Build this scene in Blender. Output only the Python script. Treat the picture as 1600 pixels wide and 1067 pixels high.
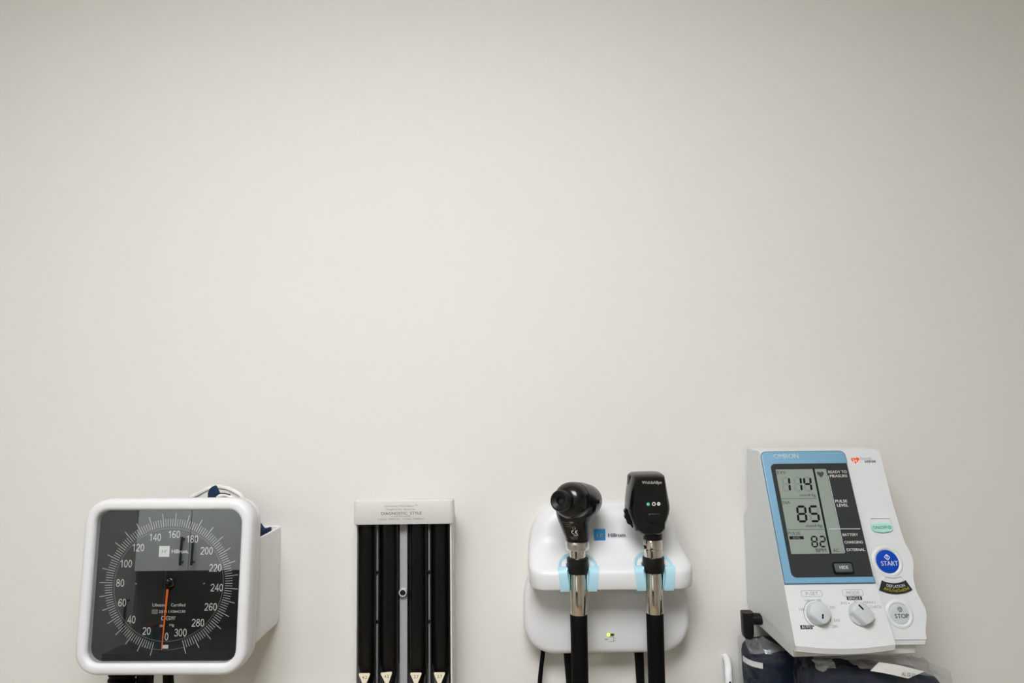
import bpy, bmesh, math, random
from mathutils import Vector, Matrix

random.seed(7)
for o in list(bpy.data.objects):
    bpy.data.objects.remove(o, do_unlink=True)
scene = bpy.context.scene
COL = scene.collection
S = 0.001            # the scene is measured in millimetres from the lens height
ZC = 1.75            # lens height above the floor, metres
PI = math.pi

# ------------------------------------------------------------------ camera, world, exposure
cam_d = bpy.data.cameras.new('camera')
cam = bpy.data.objects.new('camera', cam_d)
COL.objects.link(cam)
cam_d.sensor_width = 36.0
cam_d.lens = 24.0
cam_d.clip_start = 0.02
cam_d.clip_end = 30
PITCH, ROLL = math.radians(4.5), math.radians(0.7)
cam.matrix_world = (Matrix.Translation((0, -0.8, ZC)) @ Matrix.Rotation(PI / 2 + PITCH, 4, 'X')
                    @ Matrix.Rotation(-ROLL, 4, 'Z'))
scene.camera = cam

world = bpy.data.worlds.new('world')
scene.world = world
world.use_nodes = True
world.node_tree.nodes['Background'].inputs[0].default_value = (0.9, 0.93, 1.0, 1)
world.node_tree.nodes['Background'].inputs[1].default_value = 0.0

vs = scene.view_settings
vs.view_transform = 'Standard'
vs.look = 'None'
vs.gamma = 1.0
vs.use_curve_mapping = False
vs.exposure = 0.57
LAMP = 14.0           # radiance of the ceiling panels


# ------------------------------------------------------------------ materials
def lin(h):
    h = h.lstrip('#')
    out = []
    for i in (0, 2, 4):
        c = int(h[i:i + 2], 16) / 255
        out.append(c / 12.92 if c <= 0.04045 else ((c + 0.055) / 1.055) ** 2.4)
    return out


MATS = {}


def mat(name, hexcol, rough=0.5, metal=0.0, var=0.03, nscale=300.0, bump=0.0, spec=0.5, coat=0.0):
    m = bpy.data.materials.new(name)
    m.use_nodes = True
    nt = m.node_tree
    b = nt.nodes['Principled BSDF']
    c = lin(hexcol)
    tc = nt.nodes.new('ShaderNodeTexCoord')
    nz = nt.nodes.new('ShaderNodeTexNoise')
    nz.inputs['Scale'].default_value = nscale
    nz.inputs['Detail'].default_value = 3.0
    nt.links.new(tc.outputs['Object'], nz.inputs['Vector'])
    rp = nt.nodes.new('ShaderNodeValToRGB')
    rp.color_ramp.elements[0].position = 0.3
    rp.color_ramp.elements[1].position = 0.7
    rp.color_ramp.elements[0].color = [x * (1 - var) for x in c] + [1]
    rp.color_ramp.elements[1].color = [min(1, x * (1 + var)) for x in c] + [1]
    nt.links.new(nz.outputs['Fac'], rp.inputs['Fac'])
    nt.links.new(rp.outputs['Color'], b.inputs['Base Color'])
    b.inputs['Roughness'].default_value = rough
    b.inputs['Metallic'].default_value = metal
    b.inputs['Specular IOR Level'].default_value = spec
    b.inputs['Coat Weight'].default_value = coat
    b.inputs['Coat Roughness'].default_value = 0.05
    if bump:
        bp = nt.nodes.new('ShaderNodeBump')
        bp.inputs['Strength'].default_value = bump
        bp.inputs['Distance'].default_value = 0.001
        nt.links.new(nz.outputs['Fac'], bp.inputs['Height'])
        nt.links.new(bp.outputs['Normal'], b.inputs['Normal'])
    MATS[name] = m
    return m


def film(name, refl, tint=(1, 1, 1), rough=0.03, haze=0.0, hazecol=(0.5, 0.5, 0.52)):
    """clear sheet: see-through with a glossy surface"""
    m = bpy.data.materials.new(name)
    m.use_nodes = True
    nt = m.node_tree
    for n in list(nt.nodes):
        nt.nodes.remove(n)
    out = nt.nodes.new('ShaderNodeOutputMaterial')
    tr = nt.nodes.new('ShaderNodeBsdfTransparent')
    tr.inputs[0].default_value = (*tint, 1)
    gl = nt.nodes.new('ShaderNodeBsdfGlossy')
    gl.inputs['Roughness'].default_value = rough
    lwt = nt.nodes.new('ShaderNodeLayerWeight')
    lwt.inputs['Blend'].default_value = 0.35
    fr = nt.nodes.new('ShaderNodeMapRange')
    fr.inputs['To Min'].default_value = refl
    fr.inputs['To Max'].default_value = min(1.0, refl * 4)
    nt.links.new(lwt.outputs['Facing'], fr.inputs['Value'])
    mx = nt.nodes.new('ShaderNodeMixShader')
    nt.links.new(fr.outputs[0], mx.inputs[0])
    nt.links.new(tr.outputs[0], mx.inputs[1])
    nt.links.new(gl.outputs[0], mx.inputs[2])
    last = mx
    if haze:
        df = nt.nodes.new('ShaderNodeBsdfDiffuse')
        df.inputs[0].default_value = (*hazecol, 1)
        m2 = nt.nodes.new('ShaderNodeMixShader')
        m2.inputs[0].default_value = haze
        nt.links.new(mx.outputs[0], m2.inputs[1])
        nt.links.new(df.outputs[0], m2.inputs[2])
        last = m2
    nt.links.new(last.outputs[0], out.inputs[0])
    MATS[name] = m
    return m


def emit(name, hexcol, strength):
    m = bpy.data.materials.new(name)
    m.use_nodes = True
    nt = m.node_tree
    b = nt.nodes['Principled BSDF']
    c = lin(hexcol)
    b.inputs['Base Color'].default_value = (*c, 1)
    b.inputs['Emission Color'].default_value = (*c, 1)
    b.inputs['Emission Strength'].default_value = strength
    MATS[name] = m
    return m


WALL = mat('wall_paint', 'E1DFD8', 0.75, var=0.006, nscale=60, bump=0.05, spec=0.25)
CEIL = mat('ceiling_paint', 'EDECE8', 0.9, var=0.01, nscale=80)
FLOOR = mat('floor_vinyl', 'C9BBA4', 0.45, var=0.06, nscale=12)
WHITE = mat('white_plastic', 'DCDDDD', 0.38, var=0.006, nscale=200)
WHITE2 = mat('white_matte_plastic', 'E6E7E7', 0.5, var=0.006, nscale=200)
WARMW = mat('cream_white_plastic', 'D5D3CF', 0.45, var=0.008, nscale=200)
BLACK = mat('black_plastic', '080909', 0.42, var=0.1, nscale=500, spec=0.35)
BLACKG = mat('glossy_black_plastic', '060808', 0.22, var=0.1, nscale=500, spec=0.5)
RUBBER = mat('black_rubber', '060707', 0.6, var=0.15, nscale=900, bump=0.1, spec=0.12)
SPEC = mat('speculum_black', '060707', 0.32, var=0.2, nscale=400, bump=0.03, spec=0.3)
CHROME = mat('chrome', 'D9D2C6', 0.1, metal=1.0, var=0.01)
SATIN = mat('satin_steel', 'D6D4D0', 0.28, metal=1.0, var=0.02)
GREYP = mat('grey_plastic', 'A9AAAB', 0.5, var=0.01)
RAIL = mat('rail_grey', '8A8C8D', 0.4, var=0.02)
DIAL = mat('dial_black', '0A0B0B', 0.6, var=0.05)
PRINTW = mat('white_print', 'F4F3EE', 0.6, var=0.01)
PRINTK = mat('black_print', '15171C', 0.6, var=0.02)
PRINTG = mat('grey_print', '8B8B88', 0.6, var=0.02)
PRINTN = mat('navy_print', '1E4478', 0.6, var=0.02)
PRINTB = mat('logo_blue', '2A8CC4', 0.5, var=0.02)
PRINTY = mat('yellow_print', 'D6CE2A', 0.6, var=0.02)
PRINTO = mat('orange_print', 'F0551B', 0.5, var=0.02)
PRINTM = mat('mint_print', '5CC0A0', 0.5, var=0.02)
ORANGE = mat('needle_orange', 'FF7A22', 0.45, var=0.02)
BRASS = mat('brass', 'B9743A', 0.3, metal=1.0)
CYAN = mat('cradle_blue', 'A9D3E0', 0.4, var=0.01)
NAVY = mat('navy_fabric', '1D3048', 0.8, var=0.15, nscale=1500, bump=0.3, spec=0.2)
NAVYD = mat('dark_navy_nylon', '07172A', 0.6, var=0.2, nscale=1500, bump=0.2, spec=0.25)
TUBEW = mat('white_tube', 'DEDCD6', 0.4, var=0.01)
BLUE = mat('bezel_blue', '74A0BB', 0.3, var=0.01)
EDGE = mat('bezel_edge', '3F5E78', 0.3, var=0.01)
SCREEN = mat('screen_surround', '2E3334', 0.22, var=0.02, spec=0.6)
LCD = mat('lcd_green_grey', '8D978E', 0.3, var=0.01)
LCDK = mat('lcd_black', '0C100E', 0.6, spec=0.15)
PRINTP = mat('pale_blue_print', 'CAD8DE', 0.6)
PRINTF = mat('faint_blue_print', '93B6CA', 0.6)
LCDG = mat('lcd_ghost', '808A82', 0.4)
LCDT = mat('lcd_text', '3A443F', 0.5)
SILVER = mat('silver_line', 'C9CCCB', 0.35, var=0.01)
MONW = mat('monitor_white', 'D5D8D7', 0.42, var=0.005, nscale=200)
KNOB = mat('knob_grey', 'BFC5C6', 0.45, var=0.01)
STARTB = mat('start_blue', '0042AC', 0.55, var=0.02, spec=0.25)
MINT = mat('mint_button', 'A8DACD', 0.4, var=0.02)
HIDEB = mat('hide_button_grey', '4A5558', 0.35, var=0.02)
TAG = mat('tag_cream', 'F0E6CC', 0.6, var=0.01)
CABG = mat('cabinet_grey', 'E2ECEC', 0.4, var=0.02, nscale=20)
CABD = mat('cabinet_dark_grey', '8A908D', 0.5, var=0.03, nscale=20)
DARK = mat('dark_splashback', '131413', 0.4, var=0.1, nscale=30)
STONE = mat('worktop_dark', '3A3E40', 0.3, var=0.3, nscale=90)
TEALBOX = mat('teal_card', '164C44', 0.6)
REDBOX = mat('red_card', '571414', 0.6)
LABELW = mat('paper_label', 'DDDCD8', 0.6, var=0.02)
GLASS = film('dial_glass', 0.21, (0.98, 0.99, 0.99), 0.0)
BAG = film('bag_film', 0.035, (0.96, 0.97, 0.98), 0.14, haze=0.006)
BAGH = film('bag_film_cloudy', 0.16, (0.9, 0.91, 0.92), 0.18, haze=0.22, hazecol=(0.42, 0.42, 0.42))
LEDON = emit('led_lit', 'C8F01E', 2.5)
LEDG = mat('led_green', '0F5A12', 0.3)
PANEL = emit('lamp_diffuser', 'FBFBFF', LAMP)


# ------------------------------------------------------------------ mesh helpers
class Thing:
    """an Empty at the thing's base; parts are given in scene millimetres (or local ones)"""

    def __init__(self, name, label, cat, base, rot=(0, 0, 0), local=False, group=None):
        self.o = Vector(base)
        self.local = local
        e = bpy.data.objects.new(name, None)
        COL.objects.link(e)
        e.empty_display_size = 0.03
        e.location = (base[0] * S, base[1] * S, ZC + base[2] * S)
        e.rotation_euler = rot
        e['label'] = label
        e['category'] = cat
        if group:
            e['group'] = group
        self.e = e

    def tr(self, v):
        v = Vector(v)
        return v * S if self.local else (v - self.o) * S


def finish(me, smooth):
    if smooth is None:
        return
    for p in me.polygons:
        p.use_smooth = True
    me.set_sharp_from_angle(angle=math.radians(smooth))


def part(th, name, verts, faces, m, parent=None, smooth=35, bevel=0.0, seg=2, label=None):
    me = bpy.data.meshes.new(name)
    me.from_pydata([th.tr(v) for v in verts], [], faces)
    bm = bmesh.new()
    bm.from_mesh(me)
    bmesh.ops.recalc_face_normals(bm, faces=bm.faces)
    bm.to_mesh(me)
    bm.free()
    finish(me, smooth)
    me.materials.append(m)
    ob = bpy.data.objects.new(name, me)
    COL.objects.link(ob)
    ob.parent = parent if parent is not None else th.e
    if bevel:
        b = ob.modifiers.new('bevel', 'BEVEL')
        b.width = bevel * S
        b.segments = seg
        b.limit_method = 'ANGLE'
        b.angle_limit = math.radians(30)
        b.harden_normals = False
    if label:
        ob['label'] = label
    return ob


def join(*meshes):
    V, F = [], []
    for v, f in meshes:
        k = len(V)
        V += list(v)
        F += [[i + k for i in q] for q in f]
    return V, F


def box(x0, x1, y0, y1, z0, z1):
    v = [(x, y, z) for z in (z0, z1) for y in (y0, y1) for x in (x0, x1)]
    f = [(0, 2, 3, 1), (4, 5, 7, 6), (0, 1, 5, 4), (2, 6, 7, 3), (0, 4, 6, 2), (1, 3, 7, 5)]
    return v, f


def loft(rings, cap0=True, cap1=True, closed=True):
    n = len(rings[0])
    V = [p for r in rings for p in r]
    F = []
    for i in range(len(rings) - 1):
        for j in range(n if closed else n - 1):
            a, b = i * n + j, i * n + (j + 1) % n
            F.append((a, b, b + n, a + n))
    if cap0:
        F.append(tuple(range(n)))
    if cap1:
        F.append(tuple(range((len(rings) - 1) * n, len(rings) * n)))
    return V, F


def rr(hw, hh, r, n=7, cx=0, cz=0):
    pts = []
    r = min(r, hw, hh)
    for (sx, sz, a0) in ((1, 1, 0), (-1, 1, 90), (-1, -1, 180), (1, -1, 270)):
        for k in range(n + 1):
            a = math.radians(a0 + 90 * k / n)
            pts.append((cx + sx * (hw - r) + r * math.cos(a), cz + sz * (hh - r) + r * math.sin(a)))
    return pts


def circ(r, n=32, cx=0, cy=0, a0=0.0):
    return [(cx + r * math.cos(a0 + 2 * PI * k / n), cy + r * math.sin(a0 + 2 * PI * k / n)) for k in range(n)]


def frame(o, ux, vy):
    ux, vy = Vector(ux).normalized(), Vector(vy).normalized()
    n = ux.cross(vy)
    o = Vector(o)
    return lambda a, b, c=0.0: o + ux * a + vy * b + n * c


def lathe(prof, fr, n=32, cap0=True, cap1=True):
    """prof: (radius, height along the frame's normal)"""
    rings = [[fr(r * math.cos(2 * PI * k / n), r * math.sin(2 * PI * k / n), h) for k in range(n)] for r, h in prof]
    return loft(rings, cap0, cap1)


def tube(path, r, n=12, cap=True):
    P = [Vector(p) for p in path]
    rs = r if isinstance(r, (list, tuple)) else [r] * len(P)
    rings = []
    t0 = (P[1] - P[0]).normalized()
    up = Vector((0, 0, 1)) if abs(t0.z) < 0.9 else Vector((1, 0, 0))
    nrm = (up - t0 * up.dot(t0)).normalized()
    for i, p in enumerate(P):
        t = (P[min(i + 1, len(P) - 1)] - P[max(i - 1, 0)]).normalized()
        nrm = (nrm - t * nrm.dot(t)).normalized()
        b = t.cross(nrm)
        rings.append([p + (nrm * math.cos(2 * PI * k / n) + b * math.sin(2 * PI * k / n)) * rs[i] for k in range(n)])
    return loft(rings, cap, cap)


def spline(pts, k=8):
    P = [Vector(p) for p in pts]
    P = [P[0] * 2 - P[1]] + P + [P[-1] * 2 - P[-2]]
    out = []
    for i in range(1, len(P) - 2):
        for j in range(k):
            t = j / k
            a, b, c, d = P[i - 1], P[i], P[i + 1], P[i + 2]
            out.append(0.5 * ((2 * b) + (c - a) * t + (2 * a - 5 * b + 4 * c - d) * t * t
                              + (3 * b - a - 3 * c + d) * t ** 3))
    out.append(P[-2])
    return out


def slab(pts, fr, c0, c1):
    """2-D outline raised from c0 to c1 on a frame"""
    return loft([[fr(a, b, c0) for a, b in pts], [fr(a, b, c1) for a, b in pts]])


def pillow(ptsf, fr, levels):
    """ptsf(inset) -> outline; levels: (inset, height)"""
    return loft([[fr(a, b, h) for a, b in ptsf(i)] for i, h in levels])


def strip(fr, a0, b0, a1, b1, w, c0, c1):
    d = Vector((a1 - a0, b1 - b0)).normalized()
    nx, ny = -d.y * w / 2, d.x * w / 2
    return slab([(a0 + nx, b0 + ny), (a1 + nx, b1 + ny), (a1 - nx, b1 - ny), (a0 - nx, b0 - ny)], fr, c0, c1)


def arcband(fr, cx, cy, r0, r1, a0, a1, c0, c1, n=24):
    pts = [(cx + r1 * math.cos(math.radians(a0 + (a1 - a0) * k / n)), cy + r1 * math.sin(math.radians(a0 + (a1 - a0) * k / n))) for k in range(n + 1)]
    pts += [(cx + r0 * math.cos(math.radians(a1 - (a1 - a0) * k / n)), cy + r0 * math.sin(math.radians(a1 - (a1 - a0) * k / n))) for k in range(n + 1)]
    return slab(pts, fr, c0, c1)


_tc = {}


def glyphs(s):
    key = s
    if key in _tc:
        return _tc[key]
    cu = bpy.data.curves.new('t', 'FONT')
    cu.body = s
    cu.size = 1.0
    cu.resolution_u = 3
    cu.fill_mode = 'FRONT'
    ob = bpy.data.objects.new('t', cu)
    COL.objects.link(ob)
    dg = bpy.context.evaluated_depsgraph_get()
    me = bpy.data.meshes.new_from_object(ob.evaluated_get(dg))
    V = [(v.co.x, v.co.y) for v in me.vertices]
    F = [tuple(p.vertices) for p in me.polygons]
    bpy.data.objects.remove(ob, do_unlink=True)
    bpy.data.curves.remove(cu)
    bpy.data.meshes.remove(me)
    _tc[key] = (V, F)
    return V, F


def letter(th, s, fr, cx, cy, w, h, m, c=0.15, bold=0.0, shear=0.0, parent=None, name='lettering', warp=None):
    """printed lettering fitted to a w x h box centred on (cx, cy); h None keeps the face's proportion"""
    V, F = glyphs(s)
    if bold:      # heavier weight: the outline repeated a hair to each side
        n = len(V)
        V = [(x + d, y) for d in (-bold, 0.0, bold) for x, y in V]
        F = [tuple(i + k * n for i in q) for k in range(3) for q in F]
    x0, x1 = min(v[0] for v in V), max(v[0] for v in V)
    y0, y1 = min(v[1] for v in V), max(v[1] for v in V)
    sx = w / (x1 - x0)
    sy = sx if h is None else h / (y1 - y0)
    out = []
    for x, y in V:
        a, b = (x - (x0 + x1) / 2) * sx, (y - (y0 + y1) / 2) * sy
        a += b * shear
        if warp:
            a, b = warp(a, b)
        out.append(fr(cx + a, cy + b, c))
    return part(th, name, out, F, m, parent, smooth=None)


def arcpts(cx, cy, rx, ry, a0, a1, n=14):
    return [(cx + rx * math.cos(math.radians(a0 + (a1 - a0) * k / n)), cy + ry * math.sin(math.radians(a0 + (a1 - a0) * k / n))) for k in range(n + 1)]


STROKES = {
    '0': [arcpts(.27, .5, .22, .45, 90, 450, 28)],
    '1': [[(.36, 0.0), (.36, 1.0)], [(.34, .93), (.25, .82), (.10, .75)]],
    '2': [arcpts(.27, .71, .22, .24, 170, -35, 14) + [(.30, .36), (.10, .17), (.05, .05), (.53, .05)]],
    '3': [arcpts(.26, .73, .20, .22, 165, -80, 12) + [(.22, .52)], arcpts(.26, .27, .23, .22, 80, -165, 14)],
    '4': [[(.40, 0.0), (.40, .97), (.04, .30), (.56, .30)]],
    '6': [arcpts(.28, .30, .22, .25, 0, 360, 22), arcpts(.34, .36, .30, .59, 180, 75, 12) + [(.50, .80)]],
    '8': [arcpts(.27, .75, .19, .20, 0, 360, 20), arcpts(.27, .28, .23, .23, 0, 360, 22)],
}


def ribbon(pts, w):
    closed = math.dist(pts[0], pts[-1]) < 1e-6
    P = [Vector(p) for p in (pts[:-1] if closed else pts)]
    n = len(P)
    L_, R_2 = [], []
    for i in range(n):
        a = P[(i - 1) % n] if (closed or i > 0) else P[i]
        b = P[(i + 1) % n] if (closed or i < n - 1) else P[i]
        d1, d2 = (P[i] - a), (b - P[i])
        if d1.length < 1e-9:
            d1 = d2
        if d2.length < 1e-9:
            d2 = d1
        d1, d2 = d1.normalized(), d2.normalized()
        t = (d1 + d2)
        t = t.normalized() if t.length > 1e-6 else d1
        m = Vector((-t.y, t.x))
        k = max(0.45, m.dot(Vector((-d1.y, d1.x))))
        L_.append(P[i] + m * w / 2 / k)
        R_2.append(P[i] - m * w / 2 / k)
    V = [tuple(v) for v in L_ + R_2]
    F = [(i, (i + 1) % n, n + (i + 1) % n, n + i) for i in range(n if closed else n - 1)]
    return V, F


def numeral(th, s, fr, cx, cy, cw, h, m, c, parent, gap=0.6, w=0.105):
    out = []
    total = len(s) * cw + (len(s) - 1) * gap
    for q, ch in enumerate(s):
        x0 = cx - total / 2 + q * (cw + gap)
        for st in STROKES[ch]:
            V, F = ribbon(st, w)
            out.append(([fr(x0 + x / .56 * cw, cy - h / 2 + y * h, c) for x, y in V], F))
    return part(th, 'numeral', *join(*out), m, parent, smooth=None)


def structure(name, verts, faces, m, bevel=0):
    me = bpy.data.meshes.new(name)
    me.from_pydata([(v[0] * S, v[1] * S, v[2] * S) for v in verts], [], faces)
    me.materials.append(m)
    ob = bpy.data.objects.new(name, me)
    COL.objects.link(ob)
    ob['kind'] = 'structure'
    return ob


# ------------------------------------------------------------------ the room (mm above the floor here)
XL, XR, YB, HC = -2700, 2000, -3300, 2445
structure('wall_back', *box(XL, XR, 0, 100, 0, HC), WALL)
structure('wall_left', *box(XL - 100, XL, YB, 0, 0, HC), WALL)
structure('wall_right', *box(XR, XR + 100, YB, 0, 0, HC), WALL)
structure('wall_front', *box(XL, XR, YB - 100, YB, 0, HC), WALL)
structure('floor', *box(XL - 100, XR + 100, YB - 100, 100, -60, 0), FLOOR)
structure('ceiling', *box(XL - 100, XR + 100, YB - 100, 100, HC, HC + 60), CEIL)


def ceiling_light(name, lamp, x, y, label, half=300):
    z = HC - ZC * 1000
    t = Thing(name, label, 'ceiling light', (x, y, z - 14))
    w, d = half, half
    fr = [box(x - w, x + w, y - d, y - d + 22, z - 14, z), box(x - w, x + w, y + d - 22, y + d, z - 14, z),
          box(x - w, x - w + 22, y - d + 22, y + d - 22, z - 14, z), box(x + w - 22, x + w, y - d + 22, y + d - 22, z - 14, z)]
    part(t, 'frame', *join(*fr), WHITE2, smooth=None)
    part(t, lamp, *box(x - w + 22, x + w - 22, y - d + 22, y + d - 22, z - 9, z - 4), PANEL, smooth=None)


ceiling_light('ceiling_panel_offscreen', 'panel_diffuser_offscreen', -130, -930, 'square flat ceiling light panel above the instrument wall')
ceiling_light('ceiling_light_offscreen', 'light_diffuser_offscreen', -1600, -2330, 'square flat ceiling light panel above the grey cupboards')


# ------------------------------------------------------------------ the grey cupboards across the room
def cupboard(name, label, x0, x1, y0, z0, z1, m, doors, handle_at, y1=YB + 22):
    """z in mm above the floor"""
    o = -ZC * 1000
    t = Thing(name, label, 'cabinet', ((x0 + x1) / 2, (y0 + y1) / 2, z0 + o), group=None)
    part(t, 'carcass', *box(x0, x1, y1, y0 - 20, z0 + o, z1 + o), m, smooth=None)
    w = (x1 - x0) / doors
    for i in range(doors):
        a, b = x0 + i * w + 2, x0 + (i + 1) * w - 2
        d = part(t, 'door', *box(a, b, y0 - 20, y0, z0 + o + 2, z1 + o - 2), m, smooth=None, bevel=2)
        hx = b - 26 if i % 2 == 0 else a + 26
        h0, h1 = handle_at
        part(t, 'handle', *join(tube([(hx, y0 + 28, h0 + o), (hx, y0 + 28, h1 + o)], 6),
                                tube([(hx, y0, h0 + 12 + o), (hx, y0 + 28, h0 + 12 + o)], 5),
                                tube([(hx, y0, h1 - 12 + o), (hx, y0 + 28, h1 - 12 + o)], 5)), BLACK, parent=d)
    return t


# CABINETS
CY = -2950
cupboard('wall_cupboard', 'light grey two-door wall cupboard beside the tall dark grey cupboard', -1900, -1360, CY, 1190, 2100, CABG, 2, (1222, 1358))
cupboard('wall_cupboard', 'light grey two-door wall cupboard away from the tall cupboard', -1360, -700, CY, 1190, 2100, CABG, 2, (1222, 1358))
cupboard('tall_cupboard', 'tall dark grey floor-standing cupboard with one door', -2690, -1905, CY - 40, 0, 2300, CABD, 1, (900, 1060))
cupboard('base_cupboard', 'dark grey base cupboard under the worktop', -1900, -700, -2760, 0, 820, CABD, 2, (660, 800))
wt = Thing('worktop', 'dark stone worktop over the base cupboard', 'worktop', (-1300, -3020, 820 - 1750))
part(wt, 'slab', *box(-1900, -700, YB, -2735, 820 - 1750, 860 - 1750), STONE, smooth=None, bevel=4)
sp = Thing('splashback', 'near-black splashback panel above the worktop', 'splashback', (-1300, YB + 6, 860 - 1750))
part(sp, 'panel', *box(-1900, -700, YB, YB + 12, 860 - 1750, 1188 - 1750), DARK, smooth=None)
tb = Thing('glove_box', 'teal cardboard box with a red lid on the worktop', 'box', (-1800, -2950, 860 - 1750))
part(tb, 'carton', *box(-1835, -1775, -3010, -2940, 860 - 1750, 925 - 1750), TEALBOX, smooth=None, bevel=2)
part(tb, 'lid', *box(-1837, -1773, -3012, -2938, 926 - 1750, 936 - 1750), REDBOX, smooth=None, bevel=2)


# ------------------------------------------------------------------ aneroid gauge
g = Thing('aneroid_gauge', 'square white wall gauge with a black dial and an orange needle at zero', 'gauge',
          (-347.5, -104, -184.5), (math.radians(-3.0), math.radians(0.5), 0), local=True)
GZ = frame((0, 0, 0), (1, 0, 0), (0, 0, 1))      # normal points to the viewer (-Y)


def grings(spec):
    return [[(a, y, b) for a, b in rr(h, h, r, 8)] for (h, r, y) in spec]


part(g, 'housing', *loft(grings([(84.2, 24, 12.5), (84.2, 24, 15), (82.4, 23, 16), (82.4, 23, 18), (83.2, 23, 19), (83.2, 23, 24),
                                 (80, 22, 29), (70, 18, 32), (62, 16, 34)])), WHITE)
part(g, 'bezel', *loft(grings([(73.2, 13, 7), (73.2, 13, 1), (73.8, 13.5, -2.5), (75, 14.5, -3.9), (76.8, 16.3, -4.5), (80.4, 19.5, -4.4),
                               (82.8, 22, -3.3), (84.2, 23.6, -0.6), (84.6, 24, 4), (84.6, 24, 12), (84.2, 24, 12.6)]), False, False), WHITE, smooth=50)
dial = part(g, 'dial', *slab(rr(73.6, 73.6, 13, 8), GZ, -8, -6), DIAL)
gl = part(g, 'glass_cover', [GZ(a, b, 0.2) for a, b in rr(73.3, 73.3, 13, 8)], [tuple(range(36))], GLASS, smooth=None)
# graduation marks
VT, FT = [], []
for i in range(5, 151):
    v = i * 2
    a = math.radians(0.3 + 1.1405 * v)
    r0, r1 = 56.5, (69.6 if v % 10 == 0 else 64.0)
    w = 0.5 if v % 10 == 0 else 0.42
    dx, dz = -math.sin(a), -math.cos(a)
    px, pz = -dz * w / 2, dx * w / 2
    k = len(VT)
    for (r, s) in ((r0, 1), (r1, 1), (r1, -1), (r0, -1)):
        VT.append((dx * r + s * px, 5.9, dz * r + s * pz))
    FT.append((k, k + 1, k + 2, k + 3))
part(g, 'graduation_marks', VT, FT, PRINTW, parent=dial, smooth=None)
for v in range(0, 301, 20):
    a = math.radians(0.3 + 1.1405 * v)
    r = 48.7
    s = str(v)
    cx, cz = -math.sin(a) * r, -math.cos(a) * r
    if v == 0:
        cx, cz = 1.0, -50.2
    numeral(g, s, GZ, cx, cz, 3.7, 7.3, PRINTW, -5.9, dial)
part(g, 'logo_square', *slab([(-11.8, 26.6), (-1.2, 26.6), (-1.2, 37.2), (-11.8, 37.2)], GZ, -6, -5.85), PRINTW, parent=dial, smooth=None)
letter(g, 'H\'', GZ, -6.3, 31.9, 5.0, 3.4, PRINTG, c=-5.8, parent=dial)
letter(g, 'Hillrom.', GZ, 9.6, 31.9, 17.2, 3.9, PRINTW, c=-5.9, bold=0.03, parent=dial)
letter(g, 'Lifetime', GZ, -8.3, -20.0, 13.2, 3.0, PRINTW, c=-5.9, parent=dial)
letter(g, 'Certified', GZ, 10.7, -20.0, 14.2, 3.0, PRINTW, c=-5.9, parent=dial)
letter(g, '251111064230', GZ, 5.0, -26.3, 26.4, 2.5, PRINTW, c=-5.9, parent=dial)
part(g, 'serial_badge', *slab(rr(3.0, 2.1, 0.6, 3, -12.3, -26.4), GZ, -6, -5.85), PRINTG, parent=dial, smooth=None)
letter(g, 'SN', GZ, -12.3, -26.4, 4.6, 2.6, PRINTK, c=-5.8, parent=dial)
part(g, 'conformity_mark', *join(arcband(GZ, -3.6, -32.7, 1.45, 2.0, 70, 290, -6, -5.85), arcband(GZ, 1.0, -32.7, 1.45, 2.0, 70, 290, -6, -5.85),
                                 strip(GZ, -0.8, -32.7, 0.9, -32.7, 0.5, -6, -5.85)), PRINTW, parent=dial, smooth=None)
letter(g, '0297', GZ, 5.2, -32.7, 7.0, 3.4, PRINTW, c=-5.9, bold=0.02, parent=dial)
letter(g, 'mm', GZ, -4.0, -40.0, 5.0, 2.0, PRINTW, c=-5.9, parent=dial)
letter(g, 'Hg', GZ, 5.6, -39.6, 4.6, 3.2, PRINTW, c=-5.9, parent=dial)
part(g, 'zero_mark', *slab([(-2.6, -61.6), (3.2, -61.6), (3.2, -58.2), (-2.6, -58.2)], GZ, -6, -5.85), PRINTW, parent=dial, smooth=None)
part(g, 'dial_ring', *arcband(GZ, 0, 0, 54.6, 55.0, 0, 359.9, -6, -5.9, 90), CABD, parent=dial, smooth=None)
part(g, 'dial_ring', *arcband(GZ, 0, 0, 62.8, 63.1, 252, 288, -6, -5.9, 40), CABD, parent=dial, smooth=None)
hub = part(g, 'hub', *lathe([(6.0, -6), (6.0, -4.6), (5.0, -3.8), (2.0, -3.6), (2.0, -3.0), (1.4, -2.7)], frame((0, 0, 0.5), (1, 0, 0), (0, 0, 1))), BLACKG)
part(g, 'hub_pin', *arcband(GZ, 3.2, 1.0, 2.2, 3.0, -100, 60, -3.9, -3.4, 12), BRASS, parent=hub)
part(g, 'needle', *slab([(-0.9, -4.5), (1.3, -4.5), (-1.7, -62.0), (-2.5, -62.0)], GZ, -4.0, -3.5), ORANGE)
for x in (-33, 35.5):
    part(g, 'dial_screw', *lathe([(0.9, -6), (0.9, -5.5), (0.5, -5.3)], frame((x, 0, 0.6), (1, 0, 0), (0, 0, 1)), 10), CABD, parent=dial)
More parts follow.
